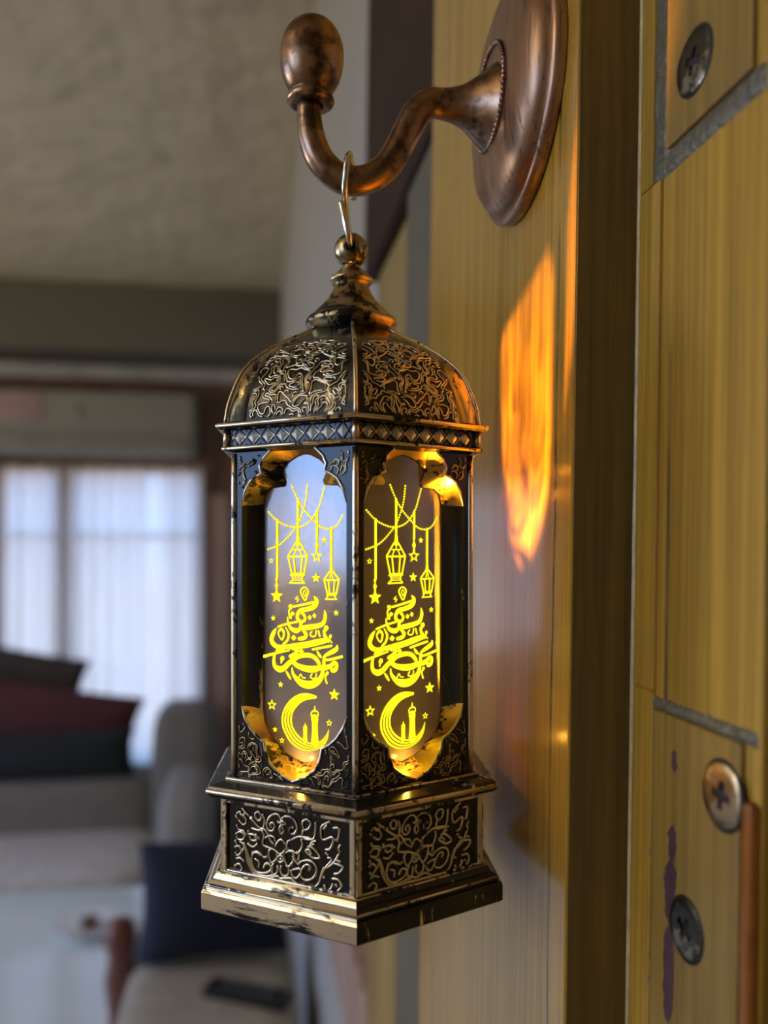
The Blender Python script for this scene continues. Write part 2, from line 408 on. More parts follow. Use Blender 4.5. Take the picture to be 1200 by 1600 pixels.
for (xa, ya, yb, wd) in ((1050, 1290, 1345, 6), (1053, 1172, 1208, 4), (1047, 1340, 1445, 9), (1044, 1445, 1600, 8)):
    n = 14; L_, R_ = [], []
    for i in range(n + 1):
        py = ya + (yb - ya) * i / n; tpr = min(1, i / 3 + .15, (n - i) / 3 + .15)
        for lst, sg in ((L_, -1), (R_, 1)):
            y, z = fr(xa + sg * wd * tpr + rs.uniform(-2, 2), py, XJ - .00094); lst.append((-.00094, y - .1089, z - 1.330))
    m.add(L_ + R_, [(i, i + 1, n + 2 + i, n + 1 + i) for i in range(n)])
m.build('paint_chip', M_purple, pl2)

# ================================================================== COAT HOOK
YH = .1757
hy, hz = YH, None
pc = on_plane(812, 172, ORG, EX); hz = (pc - FOOT).dot(EZ)
HO = FOOT + Vector((0, YH, 0)) + EZ * hz                        # plate centre on the board
hook = thing('coat_hook', 'antique copper coat hook with round plate and egg shaped knob, screwed to gold board', 'coat hook', HO, (0, TILT, 0))
def hk(px, py):
    p = on_plane(px, py, (0, YH, 0), (0, 1, 0)) - HO
    return Vector((p.dot(EX), 0, p.dot(EZ)))
m = MB(); m.lathe([(0, 0), (.0254, 0), (.0257, .0004), (.0257, .0022), (.0250, .0029), (.0242, .0030), (.0239, .0026), (.0237, .0028), (.0235, .0036), (.0229, .0048), (.0214, .0060), (.0180, .0070), (.014, .0075), (.011, .0077), (0, .0077)], 96, '-x')
m.build('plate', M_copper_plate, hook)
m = MB()
for k in range(64):
    a = 2 * pi * k / 64; c = Vector((-.0080, .0106 * math.cos(a), .0106 * math.sin(a)))
    t = Vector((.35, -math.sin(a), math.cos(a))).normalized() * .00062
    m.tube([c - t, c - t * .4, c + t * .4, c + t], [.00025, .00055, .00055, .00025], 7)
m.build('rope_ring', M_copper, hook)
arm_px = [(718, 166), (700, 163), (672, 162), (652, 176), (637, 203), (620, 236), (602, 262), (576, 279), (550, 283), (525, 275), (503, 253), (490, 225), (484, 195), (483, 160), (483, 150)]
zb = hk(735, 167).z
m = MB(); m.lathe([tuple(q)[:2] for q in cat_rom([(.0092, .0072, 0), (.0088, .0080, 0), (.0078, .0092, 0), (.0067, .0106, 0), (.0056, .0120, 0), (.0046, .0135, 0), (.0039, .0150, 0), (.0034, .0168, 0), (.0031, .0188, 0), (.0026, .0196, 0)], 4)], 48, '-x', (0, 0, zb))
m.build('boss', M_copper, hook)
arm = cat_rom([Vector((-.0155, 0, zb)), Vector((-.0180, 0, zb))] + [hk(*p) for p in arm_px[2:]], 8)
ARM_R = [.0030, .0031, .0031, .0031, .0031, .0030, .0030, .0030, .0031, .0031, .0030, .0029, .0027, .0025, .0024]
def arm_r(i):
    t = i / 8; k = min(int(t), len(ARM_R) - 2); return ARM_R[k] + (ARM_R[k + 1] - ARM_R[k]) * (t - k)
m = MB(); m.tube(arm, [arm_r(i) for i in range(len(arm))], 28); m.build('arm', M_copper, hook)
kb, kt = hk(485, 166), hk(489, 30); s_ = (kt - kb).length / 136
m = MB(); ax = (kt - kb).normalized()
prof = [(20, 0), (31, 1), (36, 5), (37, 10), (35, 15), (30, 18), (29, 20), (34, 25), (41, 36), (47, 52), (49.5, 70), (49, 88), (45, 104), (37, 119), (25, 130), (12, 135), (0, 136)]
m.lathe([(r * s_, h * s_) for r, h in [tuple(q)[:2] for q in cat_rom([(r, h, 0) for r, h in prof], 3)]], 48)
m.build('knob', M_copper, hook, kb, (0, math.atan2(ax.x, ax.z), 0))

# ================================================================== LANTERN
DATA = json.loads(r'''{"ST":[[1,-47,-785,30,45,-845,30,27,-940,30,-25,-1035,30,-102,-943,30,-129,-849,30],[1,-43,-844,18,-1,-878,18,-23,-964,18,-65,-895,18],[0,-203,-969,21,-250,-1018,21,-179,-1020,21,-216,-1072,21],[0,-296,-1169,41,-65,-1123,41,172,-1069,41],[0,-343,-1147,30,-384,-1164,66,-352,-1195,44,-408,-1252,30,-395,-1394,32],[0,182,-954,15,236,-1020,74,227,-1106,88,154,-1171,88,8,-1214,81,-139,-1243,74,-203,-1324,66,-203,-1403,66,-120,-1462,59,-37,-1428,52,-34,-1349,52,-102,-1281,52],[0,-672,-1580,38,-436,-1510,38,-213,-1466,38],[0,-446,-1380,15,-427,-1490,44,-362,-1598,66,-231,-1640,88,-139,-1589,62,-126,-1478,59],[0,41,-1371,15,81,-1370,86,122,-1365,15],[0,151,-1336,15,191,-1332,86,230,-1327,15],[0,-371,-1317,18,-324,-1309,77,-279,-1304,18],[0,-352,-1329,30,-362,-1401,30],[0,425,-1216,15,443,-1301,59,434,-1394,66,371,-1489,77,227,-1534,86,45,-1565,91,-74,-1578,74,-47,-1648,62,-1,-1708,66,-47,-1773,71,-166,-1795,62],[0,-352,-1788,15,-296,-1782,97,-240,-1776,15],[0,136,-1640,27,91,-1704,27,154,-1740,27,218,-1714,27,236,-1620,27],[0,290,-1625,32,317,-1725,32],[0,-710,-1613,15,-777,-1696,74,-834,-1827,81,-796,-1921,88,-682,-1979,77,-493,-1972,77,-213,-1939,106,8,-1904,106,263,-1844,106,478,-1798,81,523,-1831,27],[0,398,-1612,24,434,-1704,62,487,-1786,62],[0,514,-1569,18,470,-1555,86,434,-1626,44,425,-1673,24],[0,-493,-1580,18,-418,-1712,44,-451,-1840,44,-540,-1916,44],[1,-596,-1624,50,-530,-1701,44,-578,-1838,30,-667,-1715,30],[0,576,-1689,21,567,-1705,56,546,-1776,27,594,-1835,24],[0,-324,-2008,44,-213,-2002,62,-259,-2099,77,-380,-2153,66],[0,-166,-2047,21,-117,-2041,94,-69,-2035,21],[0,-1017,-2190,53,-739,-2113,44,-399,-2036,27],[0,-720,-2061,30,-659,-2045,91,-530,-2043,35],[0,-748,-2111,44,-777,-2240,59,-754,-2367,77,-644,-2424,106,-530,-2393,97,-418,-2298,88,-306,-2220,88,-176,-2142,83,8,-2107,83,154,-2123,77,249,-2187,74,299,-2254,66],[0,-615,-2215,21,-568,-2199,88,-587,-2253,44,-598,-2301,24],[0,-324,-2253,74,-194,-2332,88,8,-2374,111,191,-2370,111,335,-2330,88,461,-2322,88,567,-2284,74,638,-2218,62,697,-2237,62,683,-2338,74,612,-2381,62,585,-2329,59],[0,154,-1990,41,371,-1942,41,585,-1897,41],[0,713,-1890,30,691,-1961,77,550,-2038,74,446,-2093,52,428,-2153,44,514,-2171,44,823,-2092,47],[0,258,-2023,30,299,-2083,56,344,-2127,38],[0,416,-2123,53,410,-2309,65],[0,-334,-2372,22,-315,-2482,52,-213,-2601,88,-83,-2670,127,81,-2683,136,245,-2623,118,353,-2515,88,389,-2388,66,382,-2327,52],[0,-470,-2460,32,-427,-2521,50,-376,-2596,32],[0,493,-2425,56,446,-2508,30,478,-2622,35],[0,-176,-2559,22,-129,-2485,22,-93,-2545,22,-19,-2559,22],[0,136,-2467,27,100,-2532,27,172,-2558,27,227,-2523,27,236,-2460,27],[0,-694,539,46,-694,-610,43],[0,-196,937,46,-196,234,43],[0,252,713,46,252,190,43],[0,581,366,46,581,-330,43],[0,-708,-602,22,-708,-635,53,-708,-694,22,-708,-752,68,-708,-811,34,-708,-878,40],[0,248,198,19,248,170,53,248,125,22,248,43,74,248,-22,37,248,-71,40],[0,-196,250,19,-196,222,56,-196,168,62,-196,77,93],[0,581,-322,31,581,-378,53,581,-468,62],[2,-254,77,31,-137,76,31,27,-171,31,-50,-520,31,-342,-524,31,-430,-173,31],[0,-430,-181,31,27,-179,31],[0,-299,-180,31,-260,-520,31],[0,-99,-179,31,-128,-518,31],[0,-289,-48,22,-99,-47,22],[0,-303,-180,23,-235,-48,23],[0,-95,-179,23,-157,-47,23],[0,-196,44,22,-196,-47,22],[0,-371,-550,28,-41,-545,28],[2,-338,-554,28,-307,-640,28,-391,-705,28,-41,-698,28,-99,-636,28,-74,-550,28],[0,-283,-573,11,-283,-628,11],[0,-248,-573,11,-248,-627,11],[0,-213,-572,11,-213,-627,11],[0,-178,-572,11,-178,-626,11],[0,-143,-571,11,-143,-626,11],[0,-108,-570,11,-108,-625,11],[0,-322,-650,15,-89,-646,15],[2,547,-468,31,622,-467,31,761,-618,31,696,-894,31,491,-899,31,416,-624,31],[0,416,-637,28,761,-631,28],[0,516,-635,28,542,-890,28],[0,653,-633,28,635,-887,28],[0,547,-630,22,585,-508,22,627,-629,22],[2,482,-924,25,501,-956,25,454,-1005,25,702,-999,25,659,-951,25,683,-918,25],[0,200,-3079,9,200,-3180,44],[1,281,-3238,25,270,-3274,25,240,-3302,25,200,-3315,25,159,-3310,25,129,-3287,25,118,-3253,25,129,-3216,25,159,-3188,25,200,-3175,25,240,-3181,25,270,-3204,25],[0,200,-3317,133,200,-3336,142,203,-3429,115,203,-3647,121,203,-3795,153],[0,-23,-3431,7,-23,-3481,27],[1,14,-3517,19,3,-3540,19,-23,-3552,19,-49,-3545,19,-59,-3524,19,-49,-3501,19,-23,-3489,19,3,-3496,19],[0,-23,-3552,80,-23,-3575,80,-23,-3670,74,-23,-3787,88]],"STARS":[[-708,-971,153,0],[246,-174,142,1],[421,140,68,0],[-838,-269,65,1],[227,-598,104,0],[-792,-1416,61,0],[691,-1261,66,0],[-610,-2727,68,0],[649,-2833,124,0],[-823,-3148,118,1],[535,-3386,76,1],[-579,-3833,66,1],[-747,-3633,61,0]],"BEADS":[[-342,1214,-264,1054,-167,886,-50,735,65,618,199,501,312,410,444,360,594,366,724,438,844,621],[27,1211,7,1030,-31,834,-108,637,-205,441,-362,268,-499,144,-658,44,-939,-48],[426,1165,369,988,293,777,199,632,84,503,-70,423,-244,391,-460,427,-698,530,-939,736]],"CRES":[[249,-2888,81,-2854,-83,-2859,-250,-2919,-399,-3026,-521,-3171,-587,-3312,-602,-3440,-578,-3581,-512,-3702,-399,-3850,-213,-3956,-47,-3986,118,-3976,299,-3917,425,-3827,505,-3694,535,-3521],[241,-2935,100,-2963,-28,-2999,-148,-3068,-250,-3171,-306,-3263,-324,-3352,-324,-3439,-302,-3523,-250,-3605,-157,-3691,-47,-3758,63,-3794,191,-3796,317,-3752,398,-3690,470,-3605,525,-3499]],"ORN":[[0,-515,-5249,-455,-5151,-348,-5079,-241,-5076,-175,-5144,-82,-5087,49,-5079,166,-5151,205,-5277,153,-5374,75,-5397,23,-5349,62,-5277,127,-5278],[0,-515,-5249,-523,-5341,-455,-5410,-361,-5384,-335,-5291,-388,-5242,-442,-5295,-415,-5347],[0,-162,-5254,-215,-5340,-175,-5435,-109,-5369,-149,-5286,-175,-5144],[0,-268,-5202,-202,-5226,-149,-5185,-69,-5218,-135,-5261],[0,-905,-5420,-727,-5439,-590,-5396,-482,-5492,-348,-5517,-308,-5600],[0,-321,-5692,-188,-5537,-56,-5628,-69,-5719,-188,-5816,-295,-5777],[0,-645,-5427,-590,-5531,-618,-5694,-455,-5736,-295,-5777,-281,-5910,-388,-6006,-455,-5938,-469,-5805,-375,-5734],[0,-82,-5788,23,-5726,127,-5754,101,-5935,-4,-6019,-82,-5921,-82,-5788],[0,-348,-6010,-402,-6109,-361,-6237,-268,-6176,-255,-6039],[0,-162,-6024,-188,-6140,-109,-6215,-4,-6175,10,-6039,-56,-6006],[0,-114,-5893,-135,-5941,-188,-5968,-241,-5959,-263,-5918,-241,-5869,-188,-5843,-135,-5852,-114,-5893],[0,-162,-5890,-194,-5917,-175,-5928],[0,-30,-5557,101,-5492,231,-5428,360,-5413,488,-5415,590,-5439],[0,309,-5460,334,-5566,283,-5685,205,-5741,101,-5714,-4,-5708,-30,-5624,-4,-5553],[0,437,-5067,526,-5120,488,-5235,386,-5273,334,-5192,360,-5112,437,-5067],[0,641,-5104,641,-5234,590,-5417,347,-5432,360,-5276],[0,666,-5449,590,-5460,514,-5560,590,-5592,691,-5663,742,-5741,615,-5773,514,-5735,411,-5664,488,-5630,552,-5707],[0,628,-5498,450,-5592],[0,-727,-5076,-658,-5157,-699,-5254,-795,-5222,-809,-5133,-727,-5076],[0,-631,-5108,-577,-5236,-645,-5404,-946,-5221],[0,-933,-5208,-877,-5222,-919,-5251],[0,-1141,-5730,-1057,-5854,-1002,-6074,-891,-6237,-727,-6323,-536,-6335,-268,-6243,-188,-6274,49,-6232,153,-6280,360,-6354,565,-6339,716,-6224,779,-6039,842,-5898],[0,-1099,-5723,-1016,-5870,-960,-6067,-850,-6208,-699,-6284,-536,-6294,-268,-6203],[0,-672,-5928,-754,-5874,-864,-5914,-905,-6058,-836,-6205,-699,-6250,-536,-6222,-429,-6158,-429,-6069,-536,-6042,-604,-6143],[0,-891,-5896,-781,-5856,-672,-5883,-590,-5938,-509,-5902],[0,-822,-5998,-713,-6048,-727,-6164],[0,127,-5842,231,-5936,309,-5879,463,-5831,615,-5871,666,-5994,590,-6138,437,-6208,309,-6165,309,-6055,411,-5927,514,-5932,488,-6024],[0,101,-6068,257,-6019,309,-6077,205,-6205,101,-6179,62,-6075],[0,205,-5697,257,-5777,231,-5869],[0,101,-5802,127,-5887,49,-5988],[0,-1281,-5200,-1197,-5142,-1113,-5222,-1071,-5147],[0,-1141,-5065,-1043,-5143,-960,-5200],[0,-1225,-5307,-1113,-5382,-1030,-5324,-1085,-5218,-1197,-5188],[0,-1309,-5595,-1197,-5532,-1085,-5584,-1127,-5682,-1253,-5678,-1281,-5625],[0,-1338,-5853,-1225,-5812,-1155,-5916,-1267,-6003,-1309,-5940],[0,-1338,-6221,-1225,-6157,-1141,-6234,-1225,-6340,-1309,-6309],[0,-1197,-5716,-1085,-5790,-1141,-5913],[0,-1281,-5407,-1225,-5490,-1085,-5515,-1043,-5600],[0,-1295,-6076,-1197,-6037,-1085,-6087],[0,-1309,-5227,-1253,-5288],[0,-1324,-5712,-1267,-5796],[0,-974,-5544,-836,-5546,-768,-5626,-891,-5657,-946,-5586],[0,-1002,-5731,-864,-5778,-740,-5690],[0,-809,-5519,-699,-5616],[0,-974,-5476,-988,-5569],[0,-563,-5572,-482,-5515,-429,-5597,-348,-5651],[0,991,-5031,792,-5147,767,-5303,817,-5403,1016,-5319,1041,-5412,967,-5553,867,-5569],[0,1041,-5153,1164,-5135,1176,-5240,1140,-5375,1090,-5340],[0,917,-5713,1016,-5739,867,-5916,792,-6059,867,-6100],[0,1176,-5605,1090,-5749,1016,-5826,892,-5912],[0,1066,-5796,1262,-5827,1189,-5947,1066,-5990],[0,1016,-6085,1164,-6080,1225,-6198,1140,-6299],[0,942,-6336,1016,-6236,1041,-6167],[0,817,-5208,917,-5107],[0,1213,-5428,1164,-5522,1201,-5580],[0,1115,-5723,1225,-5748],[0,867,-5634,942,-5665],[0,842,-6224,879,-6325],[0,1090,-6179,1140,-6213]]}''')
ZB = -.0703
LAX = EYE + RT * (-.00706) + FW * .18
lan = thing('hanging_lantern', 'black and brass six sided lantern with glowing yellow etched panes, hanging from the copper hook', 'lantern',
            LAX + UP * ZB, (0, 0, -PSI))
DEL = rad(3.8); UPL = (0, 0, -ZB)
def hexring(R, z): return [Vector((R * math.sin(DEL + k * pi / 3), -R * math.cos(DEL + k * pi / 3), z)) for k in range(6)]
FACE = [DEL + pi / 6 + k * pi / 3 for k in range(6)]           # face directions, 0 and 5 are the two in view
def faces_of(name, me, parents=None, n=6):
    out = []
    for k in range(n):
        o = link(name, me, parents[k] if parents else lan, (0, 0, 0) if parents else UPL, None if parents else (0, 0, FACE[k])); out.append(o)
    return out
def mesh_of(mb, name, mat):
    o = mb.build(name, mat); me = o.data; bpy.data.objects.remove(o); return me
C30 = math.cos(pi / 6)
def hexpart(name, prof, mat, caps=(0, 0)):
    m = MB(); m.loft([hexring(R, z) for R, z in prof], caps=caps, smooth=False); return m.build(name, mat, lan, UPL)
def shade_faces(o, dark):  # puts the shade of faces turned from the light into dark lacquer
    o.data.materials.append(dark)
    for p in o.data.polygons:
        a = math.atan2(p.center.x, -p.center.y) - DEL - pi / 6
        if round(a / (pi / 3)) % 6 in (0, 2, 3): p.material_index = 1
def hexedge(m, R, z, r): m.tube(hexring(R, z), r, 6, closed=True)

# base: stepped plinth, six panels, ledge
hexpart('plinth', [(.0336, -.0703), (.0341, -.0699), (.0341, -.0668), (.0337, -.0663), (.0331, -.0662)], M_plinth, (1, 0)); shade_faces(bpy.data.objects['plinth'], M_black)
hexpart('plinth_step', [(.0331, -.0662), (.0331, -.0659), (.0329, -.0652), (.0322, -.0647), (.0316, -.0646), (.0315, -.0643), (.0309, -.0637), (.0303, -.0635), (.0299, -.0634)], M_plinth); shade_faces(bpy.data.objects['plinth_step'], M_black)
m = MB(); hexedge(m, .0330, -.0655, .00035); hexedge(m, .0306, -.0636, .00025); m.build('plinth_edge', M_edge, lan, UPL)
R1 = .0300; a1 = R1 * C30
pm = MB(); w1_ = R1 / 2
pm.box(-w1_, w1_, -a1 + .0006, -a1 + .0012, -.0636, -.0490)
me_panel = mesh_of(pm, 'base_panel', M_black)
base_panels = faces_of('base_panel', me_panel)
fm = MB()
fm.cbox(-w1_ + .0002, -w1_ + .0013, -a1 - .0001, -a1 + .0008, -.0634, -.0490, .0002); fm.cbox(w1_ - .0013, w1_ - .0002, -a1 - .0001, -a1 + .0008, -.0634, -.0490, .0002)
fm.cbox(-w1_ + .0013, w1_ - .0013, -a1 - .00005, -a1 + .0008, -.0636, -.0629, .0002); fm.cbox(-w1_ + .0013, w1_ - .0013, -a1 - .00005, -a1 + .0008, -.0500, -.0490, .0002)
faces_of('panel_frame', mesh_of(fm, 'panel_frame', M_edge), base_panels)
om = MB()
us = [v for r in DATA['ORN'] for v in r[1::2]]
for r in DATA['ORN']:
    p = [(((u - (-38)) * 1e-5) * .93, -a1 + .0005, z * 1e-5) for u, z in zip(r[1::2], r[2::2])]
    om.tube(cat_rom(p, 4), .00027, 6)
for o_ in faces_of('ornament', mesh_of(om, 'ornament', M_orn), base_panels): o_['kind'] = 'stuff'
hexpart('ledge', [(.0299, -.0492), (.0304, -.0490), (.0318, -.0488), (.0325, -.0485), (.0329, -.0479), (.0329, -.0470), (.0325, -.0465), (.0302, -.0461), (.0292, -.0459), (.0286, -.0452), (.0279, -.0450), (.0273, -.0450)], M_black)
m = MB(); hexedge(m, .0327, -.0474, .00055); hexedge(m, .0288, -.0455, .00028); m.build('ledge_edge', M_edge, lan, UPL)

# body: six pierced frames with a deep reveal, a pane in each
R2 = .0272; a2 = R2 * C30; h2 = R2 / 2
OUT = [(0, 20.6), (2.5, 20.1), (5, 18.8), (6.8, 17.2), (7.5, 15.7), (7.1, 14.3), (8.2, 13.9), (9.8, 12.9), (11, 11), (11.8, 8.2), (11.8, 0), (11.8, -15), (11.8, -31.3), (11.0, -33.6), (9.6, -35.6), (8, -37.0), (6.5, -37.8), (6.2, -39.6), (5.3, -41.7), (3.2, -43.5), (0, -44.8)]
INN = [(0, 18.3), (1.8, 17.8), (3.6, 16.9), (4.9, 15.7), (5.0, 14.3), (4.3, 12.9), (4.7, 12.0), (7.6, 11.8), (8.9, 10.8), (9.5, 8.6), (9.5, 0), (9.5, -15), (9.5, -32.5), (9.1, -35), (8.0, -37.2), (6.6, -38.8), (4.9, -39.5), (4.6, -40.1), (3.8, -40.8), (2, -41.6), (0, -42.1)]
full = lambda h: [(u / 1000, z / 1000) for u, z in h] + [(-u / 1000, z / 1000) for u, z in reversed(h[1:-1])]
oc, ic = full(OUT), full(INN); D2 = .0040
bm_ = MB(); rect = [(-h2, -.0456), (h2, -.0456), (h2, .0218), (-h2, .0218)]
allp = rect + oc
tris = tessellate_polygon([[Vector((u, z, 0)) for u, z in rect], [Vector((u, z, 0)) for u, z in oc]])
bm_.add([(u, -a2, z) for u, z in allp], [tuple(t) for t in tris])
me_frame = mesh_of(bm_, 'body_frame', M_black); frames = faces_of('body_frame', me_frame)
rv = MB(); mid = [((a[0] * .75 + b_[0] * .25), (a[1] * .75 + b_[1] * .25)) for a, b_ in zip(oc, ic)]
rv.loft([[Vector((u, -a2, z)) for u, z in oc], [Vector((u, -a2 + D2 * .45, z)) for u, z in mid], [Vector((u, -a2 + D2, z)) for u, z in ic]], smooth=True)
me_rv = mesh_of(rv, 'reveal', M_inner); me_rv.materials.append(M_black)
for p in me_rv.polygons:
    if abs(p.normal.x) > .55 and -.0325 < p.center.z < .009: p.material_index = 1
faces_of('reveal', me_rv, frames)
ln_ = MB(); lw = (a2 - D2 - .0008) * math.tan(pi / 6)  # black plate added unseen behind each pane to block the lit interior
lrect = [(-lw, -.0455), (lw, -.0455), (lw, .0215), (-lw, .0215)]; lc = [(u * 1.005, z) for u, z in ic]
ln_.add([(u, -a2 + D2 + .0008, z) for u, z in lrect + lc], [tuple(t) for t in tessellate_polygon([[Vector((u, z, 0)) for u, z in lrect], [Vector((u, z, 0)) for u, z in lc]])])
faces_of('glow_blocker', mesh_of(ln_, 'glow_blocker', plain('matt_black_blocker', (.012, .010, .008), .8)), frames)
top_ = OUT[:11]; bot_ = OUT[11:]
for half in (top_, bot_):
    l = [(u, z) for u, z in half if u > 0]; l = ([(-u, z) for u, z in reversed(l)] + [h_ for h_ in half if h_[0] == 0] + l) if half is top_ else (l + [h_ for h_ in half if h_[0] == 0] + [(-u, z) for u, z in reversed(l)])
    if half is top_: l = l[1:-1]
    else: l = l[1:-1]
    rm = MB(); rm.tube([(u / 1000, -a2 - .00005, z / 1000) for u, z in l], [.0001] + [.00030] * (len(l) - 2) + [.0001], 6)
    faces_of('rim', mesh_of(rm, 'rim', M_edge), frames)
# corner posts
for p, q in zip(hexring(R2, -.0452), hexring(R2, .0185)):
    m = MB(); m.tube([p + (q - p) * (i / 12) for i in range(13)], .0006, 8); m.build('corner_bead', M_edge, lan, UPL)

# iso-contours of a noise field: the swirling relief on dome and spandrels
def contours(fn, mask, u0, u1, z0, z1, step, level=0.0):
    nu, nz = int((u1 - u0) / step), int((z1 - z0) / step)
    V = [[fn(u0 + i * step, z0 + j * step) - level for j in range(nz + 1)] for i in range(nu + 1)]
    segs = {}
    def cut(i, j, k, l):
        a, b_ = V[i][j], V[k][l]; t = a / (a - b_)
        return ((i, j, k, l), (u0 + (i + (k - i) * t) * step, z0 + (j + (l - j) * t) * step))
    P = {}
    for i in range(nu):
        for j in range(nz):
            if not mask(u0 + (i + .5) * step, z0 + (j + .5) * step): continue
            e_ = []
            for A, B in (((i, j), (i + 1, j)), ((i + 1, j), (i + 1, j + 1)), ((i, j + 1), (i + 1, j + 1)), ((i, j), (i, j + 1))):
                if (V[A[0]][A[1]] > 0) != (V[B[0]][B[1]] > 0):
                    k, p = cut(*A, *B); P[k] = p; e_.append(k)
            for a in range(0, len(e_) - 1, 2):
                segs.setdefault(e_[a], []).append(e_[a + 1]); segs.setdefault(e_[a + 1], []).append(e_[a])
    done = set(); lines = []
    for st in sorted(segs, key=lambda k: len(segs[k])):
        if st in done: continue
        line = [st]; done.add(st)
        while True:
            nx = [k for k in segs[line[-1]] if k not in done]
            if not nx: break
            line.append(nx[0]); done.add(nx[0])
        if len(line) > 3: lines.append(([P[k] for k in line], line[0] in segs[line[-1]] and len(line) > 5))
    return lines
def swirl(sx_, sz_, seed):
    return lambda u, z: noise.noise((u * sx_ + .6 * noise.noise((u * 300, z * 300, seed + 9)), z * sz_, seed))
def outer_half(z):
    zz = z * 1000
    for (a, b_), (c, d) in zip(OUT, OUT[1:]):
        if d <= zz <= b_: return (a + (c - a) * (b_ - zz) / max(b_ - d, 1e-6)) / 1000
    return 0
sp = MB()
fld = swirl(760, 760, 2.5)
for ln, cl in contours(fld, lambda u, z: (.0085 < z < .0172 or -.0447 < z < -.0345) and outer_half(z) + .0009 < abs(u) < h2 - .0012, -h2, h2, -.046, .018, .00024) + \
        contours(fld, lambda u, z: -.0449 < z < -.0378 and abs(u) > outer_half(z) + .001 and abs(u) < h2 - .0012, -h2, h2, -.046, -.037, .00022, .3) + \
        contours(fld, lambda u, z: .0125 < z < .0180 and outer_half(z) + .0009 < abs(u) < h2 - .0012, -h2, h2, .012, .0185, .00022, -.25):
    sp.tube([(u, -a2 - .0001, z) for u, z in ln[::2]] if len(ln) > 8 else [(u, -a2 - .0001, z) for u, z in ln], .00018, 5, closed=False)
for o_ in faces_of('spandrel_ornament', mesh_of(sp, 'spandrel_ornament', M_orn_dk), frames): o_['kind'] = 'stuff'

# panes: smoky acrylic, half mirror
P_ = NM('smoky_acrylic_pane')
f_ = P_.noise(P_.coord((1500, 1500, 1500)), 1, 2)
P_.set(Base_Color=(.26, .26, .28), Metallic=.1, IOR=2.1, Roughness=P_.ramp(f_, [(.5, .10), (.75, .22)])); P_.bump(f_, .04, .0001)
tr = P_.node('BsdfTransparent'); mx = P_.node('MixShader'); mx.inputs[0].default_value = .035
P_.l(P_.b.outputs[0], mx.inputs[1]); P_.l(tr.outputs[0], mx.inputs[2]); P_.l(mx.outputs[0], P_.out.inputs[0]); M_pane = P_.m
pn = MB(); yp = -a2 + D2 + .0004
ps = [(u * 1.04, z * 1.02) for u, z in ic]
pn.add([(u, yp, z) for u, z in ps], [tuple(t) for t in tessellate_polygon([[Vector((u, z, 0)) for u, z in ps]])])
panes = faces_of('pane', mesh_of(pn, 'pane', M_pane))
E_ = NM('lit_etching'); E_.n.remove(E_.b)
em = E_.node('Emission'); em.inputs[0].default_value = (1, .74, .010, 1); em.inputs[1].default_value = 1.5
E_.l(em.outputs[0], E_.out.inputs[0]); M_etch = E_.m
et = MB(); ye = yp - .00012
def UZ(u, z): return ((u * .97 + 40) * 1e-5, z * 1e-5)
def disc(u, z, r, n=8): et.add([(u + r * math.cos(2 * pi * k / n), ye, z + r * math.sin(2 * pi * k / n)) for k in range(n)], [tuple(range(n))])
def ribbon(pts, closed):
    """pts: (u, z, half width) -> flat stroke"""
    n = len(pts); L_, R_ = [], []
    for i, (u, z, h) in enumerate(pts):
        a = pts[i - 1] if (i or closed) else pts[i]; b_ = pts[(i + 1) % n] if (i < n - 1 or closed) else pts[i]
        t = Vector((b_[0] - a[0], b_[1] - a[1])); t = t.normalized() if t.length else Vector((1, 0))
        L_.append((u - t.y * h, ye, z + t.x * h)); R_.append((u + t.y * h, ye, z - t.x * h))
    q = n if closed else n - 1
    et.add(L_ + R_, [(i, (i + 1) % n, n + (i + 1) % n, n + i) for i in range(q)])
    if not closed:
        for k in (0, -1):
            if pts[k][2] > .00006: disc(pts[k][0], pts[k][1], pts[k][2])
for st in DATA['ST']:
    cl = st[0]; q = [Vector((*UZ(st[i], st[i + 1]), st[i + 2] * 1e-5 * .58)) for i in range(1, len(st), 3)]
    if cl == 2:                                             # straight-sided outline
        for a, b_ in zip(q, q[1:] + q[:1]): ribbon([tuple(a), tuple(b_)], False)
    else: ribbon([tuple(p) for p in (cat_rom(q, 5, cl == 1) if len(q) > 2 else q)], cl == 1)
def starpts(u, z, r): return [(u + (r if k % 2 == 0 else r * .45) * math.sin(k * pi / 5), z + (r if k % 2 == 0 else r * .45) * math.cos(k * pi / 5)) for k in range(10)]
for u, z, r, o in DATA['STARS']:
    u, z = UZ(u, z); r *= 1e-5
    a = starpts(u, z, r)
    if o:
        b_ = starpts(u, z, r * .5)
        et.add([(x, ye, y) for x, y in a + b_], [(k, (k + 1) % 10, 10 + (k + 1) % 10, 10 + k) for k in range(10)])
    else: et.add([(x, ye, y) for x, y in a], [(k, (k + 1) % 10, 10) for k in range(0)] + [tuple(t) for t in tessellate_polygon([[Vector((x, y, 0)) for x, y in a]])])
for bl in DATA['BEADS']:
    c = cat_rom([Vector((*UZ(bl[i], bl[i + 1]), 0)) for i in range(0, len(bl), 2)], 10); d = 0; nxt = 0
    for a, b_ in zip(c, c[1:]):
        L_ = (b_ - a).length
        while nxt <= d + L_:
            p = a + (b_ - a) * ((nxt - d) / max(L_, 1e-9)); disc(p.x, p.y, .00022, 8); nxt += .00054
        d += L_
co, ci = [cat_rom([Vector((*UZ(l[i], l[i + 1]), 0)) for i in range(0, len(l), 2)], 4) for l in DATA['CRES']]
for k in range(4):
    A, B = [], []
    for i, (a, b_) in enumerate(zip(co, ci)):
        gp = .045 * min(1, max(0, (i - 14) / 10)); A.append(a + (b_ - a) * (k / 4 + gp)); B.append(a + (b_ - a) * ((k + 1) / 4 - gp))
    n = len(A); et.add([(p.x, ye, p.y) for p in A + B], [(i, i + 1, n + i + 1, n + i) for i in range(n - 1)])
